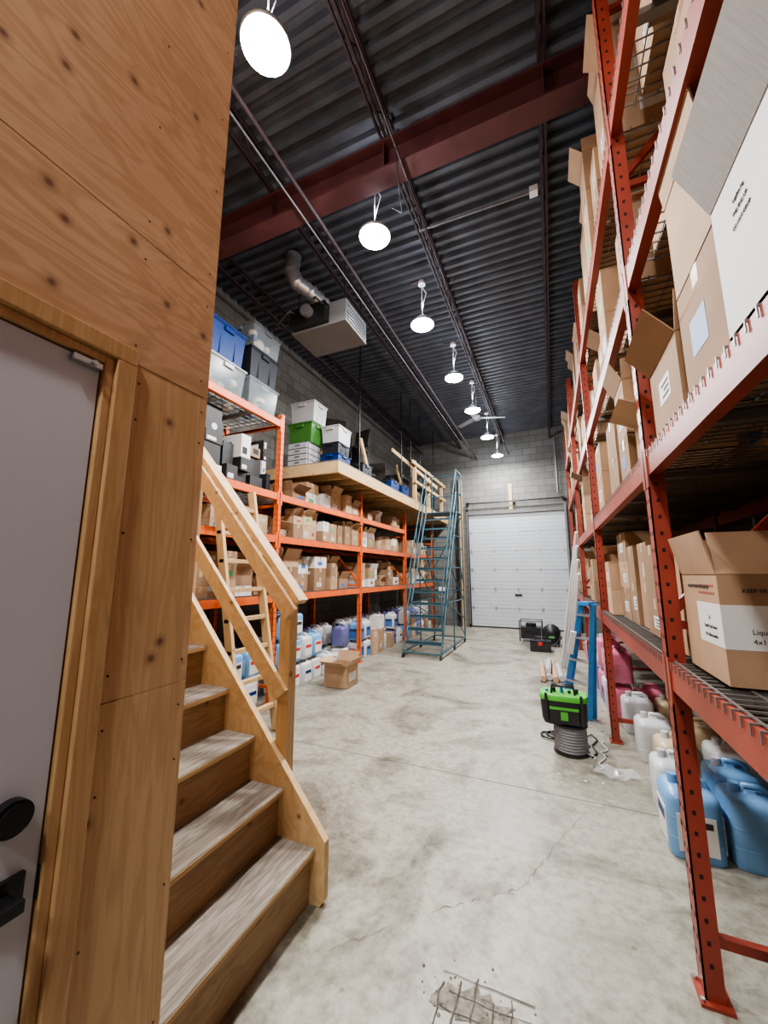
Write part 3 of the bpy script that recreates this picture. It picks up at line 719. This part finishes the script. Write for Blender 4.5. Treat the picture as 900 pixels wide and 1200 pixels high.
# ------------------------------------------------------------------ heater, lights, fan
b = MB(); hx0, hx1, hy0, hy1, hz0, hz1 = -3.1, -2.25, 3.95, 4.55, 4.85, 5.17
b.box(hx0, hx1, hy0, hy1, hz0, hz1, greypaint)
for k in range(5): b.box(hx1, hx1+.02, hy0+.04, hy1-.04, hz0+.04+k*.05, hz0+.055+k*.05, galv)
b.box(hx0+.05, hx0+.6, hy0-.12, hy0, hz0+.03, hz1-.04, blackmetal); b.cyl((hx0+.35, hy0-.2, hz0+.16), (hx0+.35, hy0-.12, hz0+.16), .08, conduit, 14)
b.tube([(hx0+.6, hy0-.06, hz0+.2), (hx0+.5, hy0-.2, hz0+.3), (hx0+.45, hy0-.15, hz1)], .015, black, 6)
for x in (hx0+.06, hx1-.06):
    for y in (hy0+.06, hy1-.06): b.cyl((x, y, hz1), (x, y, ZC-.02), .007, blackmetal, 6)
b.tube([(-2.95, 3.9, 5.05), (-3.0, 3.75, 5.05), (-3.2, 3.75, 4.9)], .02, blackmetal, 8)
b.done("unit_heater", .004)
b = MB(); pts = []; rr = []
ctrl = [Vector(p) for p in ((-2.72, 4.2, 5.18), (-2.72, 4.12, 5.34), (-2.84, 4.0, 5.46), (-2.98, 3.85, 5.56), (-3.03, 3.80, 5.72), (-3.0, 3.80, 5.94))]
for i in range(len(ctrl)-1):
    for k in range(7): pts.append(ctrl[i].lerp(ctrl[i+1], k/7)); rr.append(.088 if k % 2 else .106)
pts.append(ctrl[-1]); rr.append(.10); b.tube(pts, rr, foil, 16); b.done("flue_duct")

def highbay(x, y, z=5.0, e=1.):
    b = MB()
    b.lathe((x, y, z), [(.150, 0), (.165, .008), (.165, .022), (.13, .032), (.085, .042), (.085, .10), (.05, .115)], lampgrey, 32)
    for k in range(18):
        t = 2*math.pi*k/18; b.bar((x+.08*math.cos(t), y+.08*math.sin(t), z+.06), (x+.15*math.cos(t), y+.15*math.sin(t), z+.034), .005, .035, lampgrey, (0, 0, 1))
    b.lathe((x, y, z-.014), [(.06, 0), (.13, .002), (.152, .008), (.155, .013)], lampglow, 32)
    b.tube([(x, y, z+.115), (x+.02, y, z+.15), (x, y, z+.19), (x-.02, y, z+.15), (x, y, z+.115)], .005, galv, 6)
    b.cyl((x, y, z+.19), (x, y, 5.62), .006, white, 6); b.lathe((x, y, 5.62), [(.05, 0), (.05, .05), (.03, .06)], white, 12)
    b.tube([(x, y, 5.60), (x+.05, y+.04, 5.5), (x+.01, y+.03, 5.35), (x, y, 5.2)], .004, white, 6)
    b.box(x-.16, x+.05, y-.02, y+.02, 5.68, 5.70, joistm)
    o = b.done("high_bay_light")
    def lamp(nm, typ, en, col, zz):
        l = bpy.data.lights.new(nm, typ); l.energy = en; l.color = col
        if typ == 'AREA': l.shape = 'DISK'; l.size = .28
        else: l.shadow_soft_size = .06
        lo = bpy.data.objects.new(nm, l); scene.collection.objects.link(lo); lo.location = (x, y, zz); lo.parent = o
    lamp("lamp_down", 'AREA', 98*e, (1, .985, .965), z-.02)
    lamp("lamp_glow", 'POINT', 34*e, (.88, .93, 1), z-.10)
    lamp("ceiling_halo_fill", 'POINT', 11*e, (.80, .88, 1), z+.30)  # added point light above the housing, makes a bright halo on the deck
H = 3.4
for (xr, yr) in ((-.442, .449), (-.427, .916), (-.4225, 1.37), (-.404, 1.847), (-.39, 2.29), (-.379, 2.81), (-.37, 3.31)): highbay(xr*H, yr*H)
highbay(-.3, -1.3, e=.7); highbay(-.3, -2.9, e=.7)  # extra unseen fixtures behind the camera, added to light the plywood wall
b = MB(); fx, fy, fz = -1.36, 8.45, 5.1
b.cyl((fx, fy, fz+.05), (fx, fy, 5.62), .015, fanm, 8); b.lathe((fx, fy, fz-.06), [(.05, 0), (.10, .03), (.10, .09), (.05, .12)], fanm, 18)
for k in range(3):
    a = 2*math.pi*k/3+.35; R = rotz(a) @ Matrix.Rotation(.2, 3, 'X'); c = Vector((fx, fy, fz))+rotz(a) @ Vector((.36, 0, 0)); b.obox(c, (.56, .12, .008), R, fanm)
b.done("ceiling_fan", .003)

# ------------------------------------------------------------------ floor clutter, right side
b = MB(); cx, cy = .06, 4.16
b.cyl((cx, cy, .0), (cx, cy, .02), .15, black, 24); b.cyl((cx, cy, .235), (cx, cy, .25), .15, black, 24); b.cyl((cx, cy, 0.02), (cx, cy, .235), .10, black, 20)
for k in range(9):
    z = .032+k*.024; b.tube([(cx+.128*math.cos(t*math.pi/12), cy+.128*math.sin(t*math.pi/12), z) for t in range(24)], .013, cable, 6, True)
b.done("cable_spool")
b = MB(); bx, by, bz = .02, 4.16, .252
b.lathe((bx, by, bz), [(.46, 0), (.50, .04), (.52, .18), (.50, .24)], black, 28, 4.5, .38, .26)
b.lathe((bx, by, bz+.205), [(.528, 0), (.53, .01), (.528, .03), (.51, .045)], green, 28, 4.5, .385, .265)
b.box(bx-.16, bx+.16, by-.1, by+.1, bz+.235, bz+.244, black)
b.box(bx-.12, bx+.12, by-.142, by-.13, bz+.02, bz+.14, black); b.box(bx-.12, bx+.12, by-.144, by-.13, bz+.135, bz+.155, green)
b.box(bx-.03, bx+.03, by-.145, by-.13, bz+.05, bz+.12, green)
for s in (-1, 1): b.box(bx+s*.145-.012, bx+s*.145+.012, by-.146, by-.134, bz+.02, bz+.27, black)
b.tube([(bx-.1, by-.05, bz+.24), (bx-.09, by-.05, bz+.32), (bx+.09, by-.05, bz+.32), (bx+.1, by-.05, bz+.24)], .012, black, 8)
b.tube([(bx-.1, by+.06, bz+.24), (bx-.09, by+.03, bz+.31), (bx+.09, by+.03, bz+.31), (bx+.1, by+.06, bz+.24)], .012, black, 8)
for k in range(5): b.cyl((bx-.13+.06*k, by+.02*(k % 2), bz+.2), (bx-.14+.065*k, by, bz+.27+.02*(k % 3)), .014, random.choice([black, greypaint, tgrey, ladblue]), 8)
b.done("tool_bag")
b = MB()
b.tube([(-.14+.09*math.cos(t*.5)+.004*t, 4.42+.09*math.sin(t*.5), .012+.001*t) for t in range(40)], .009, black, 6); b.done("coiled_cord")
def wavy(x0, y0, x1, y1, n, a, z):
    return [(x0+(x1-x0)*i/n+a*math.sin(i*1.3), y0+(y1-y0)*i/n+a*math.cos(i*.9), z) for i in range(n+1)]
b = MB()
b.tube([(.22, 4.08, .01), (.27, 4.2, .01), (.24, 4.35, .01), (.30, 4.5, .01), (.26, 4.62, .012), (.18, 4.5, .012), (.22, 4.3, .012)], .007, black, 6)
b.tube(wavy(.26, 3.85, .36, 4.46, 14, .025, .010), .006, white, 6)
b.tube(wavy(.23, 4.0, .10, 4.7, 14, .03, .020), .005, white, 6)
b.tube(wavy(-.05, 4.7, .05, 6.3, 18, .03, .010), .006, white, 6)
b.done("loose_cables")
b = MB()
for k in range(26):
    x, y = random.uniform(-.15, .42), random.uniform(3.55, 6.2); r = random.uniform(.006, .018); b.lathe((x, y, 0), [(r, 0), (r*.9, r*.3), (r*.3, r*.5)], random.choice([white, crackm, cards[0], black]), 6)
b.done("floor_debris")
b = MB()
A0, A1, B0, B1 = Vector((.02, 5.32, .01)), Vector((.27, 4.80, 1.28)), Vector((.28, 5.06, .01)), Vector((.37, 4.70, 1.28))
for off in (Vector((0, 0, 0)), Vector((.05, .10, 0))):
    for (p, q) in ((A0, A1), (B0, B1)): b.bar(p+off, q+off*.15, .035, .055, ladblue, (0, 1, 0))
for k in range(5):
    t = .1+.2*k; b.bar(A0.lerp(A1, t), B0.lerp(B1, t), .08, .02, galv, (0, 1, 0))
b.bar(A1, B1, .12, .04, ladblue); b.bar(A0+Vector((0, 0, .03)), A0+Vector((.005, 0, .08)), .05, .07, black); b.bar(B0+Vector((0, 0, .03)), B0+Vector((.005, 0, .08)), .05, .07, black)
b.bar(A0.lerp(A1, .55)+Vector((-.03, -.03, 0)), A0.lerp(A1, .75)+Vector((-.03, -.03, 0)), .03, .06, label)
b.done("folded_step_ladder", .003)
b = MB()
for k in range(4): b.cyl((.05+.05*k, 7.6+.03*k, .01), (.36, 6.25+.06*k, 2.2-.2*k), .022, white, 10)
b.done("leaning_white_pipes")
b = MB()
for k in range(4):
    x = -.22+.085*k; b.cyl((x, 6.5+.1*(k % 2), .05), (x-.05, 7.5+.2*(k % 3), .05), .042, twhite if k % 2 else cards[2], 12)
b.cyl((-.15, 6.7, .125), (-.14, 7.5, .125), .04, twhite, 12); b.done("rolled_mat_bundle")
b = MB(); gx, gy = -.55, 10.2
b.box(gx-.22, gx+.22, gy-.2, gy+.2, .08, .34, black); b.box(gx-.14, gx+.14, gy-.21, gy-.2, .20, .26, tgrey); b.cyl((gx, gy, .34), (gx, gy, .42), .12, tgrey, 14)
b.tube([(gx-.25, gy-.22, .02), (gx-.25, gy-.22, .48), (gx+.25, gy-.22, .48), (gx+.25, gy-.22, .02)], .014, blackmetal, 8)
b.tube([(gx-.25, gy+.22, .02), (gx-.25, gy+.22, .48), (gx+.25, gy+.22, .48), (gx+.25, gy+.22, .02)], .014, blackmetal, 8)
b.done("portable_generator")
b = MB(); gx, gy = -.1, 9.8
b.lathe((gx, gy, .04), [(.17, 0), (.19, .25), (.19, .27), (.15, .36), (.06, .42)], black, 20); b.tube([(gx+.1, gy, .3), (gx+.2, gy-.15, .2), (gx+.05, gy-.3, .04), (gx-.2, gy-.28, .04)], .02, black, 8)
for s in (-1, 1): b.cyl((gx+s*.12, gy-.1, .035), (gx+s*.15, gy-.1, .035), .035, tgrey, 10)
b.box(gx-.06, gx+.06, gy-.19, gy-.18, .18, .22, greenlab); b.done("shop_vacuum")
b = MB(); gx, gy = -.32, 9.0
b.box(gx-.2, gx+.2, gy-.12, gy+.12, .0, .18, black); b.box(gx-.205, gx+.205, gy-.125, gy+.125, .18, .22, tgrey); b.tube([(gx-.1, gy, .21), (gx-.1, gy, .28), (gx+.1, gy, .28), (gx+.1, gy, .21)], .012, black, 8); b.box(gx-.04, gx+.04, gy-.13, gy-.12, .13, .2, redbin)
b.done("tool_box", .004)
b = MB(); jit = []
for i in range(7):
    for j in range(5): jit.append((.22+.05*i+random.uniform(-.02, .02), 3.72+.05*j+random.uniform(-.02, .02), .005+random.uniform(0, .05)))
b.add(jit, [(i*5+j, i*5+j+1, (i+1)*5+j+1, (i+1)*5+j) for i in range(6) for j in range(4)], plastic); b.done("plastic_wrap_scrap")

# ------------------------------------------------------------------ world + camera
w = bpy.data.worlds.new("world"); scene.world = w; w.use_nodes = True
w.node_tree.nodes["Background"].inputs[0].default_value = (.5, .55, .6, 1); w.node_tree.nodes["Background"].inputs[1].default_value = .1
cam = bpy.data.cameras.new("camera"); co = bpy.data.objects.new("camera", cam); scene.collection.objects.link(co)
cam.sensor_fit = 'HORIZONTAL'; cam.sensor_width = 36; cam.lens = 18; cam.clip_start = .02
co.location = (0, 0, 1.6); co.rotation_euler = (math.radians(90+9.1), 0, math.radians(23.4))
scene.camera = co
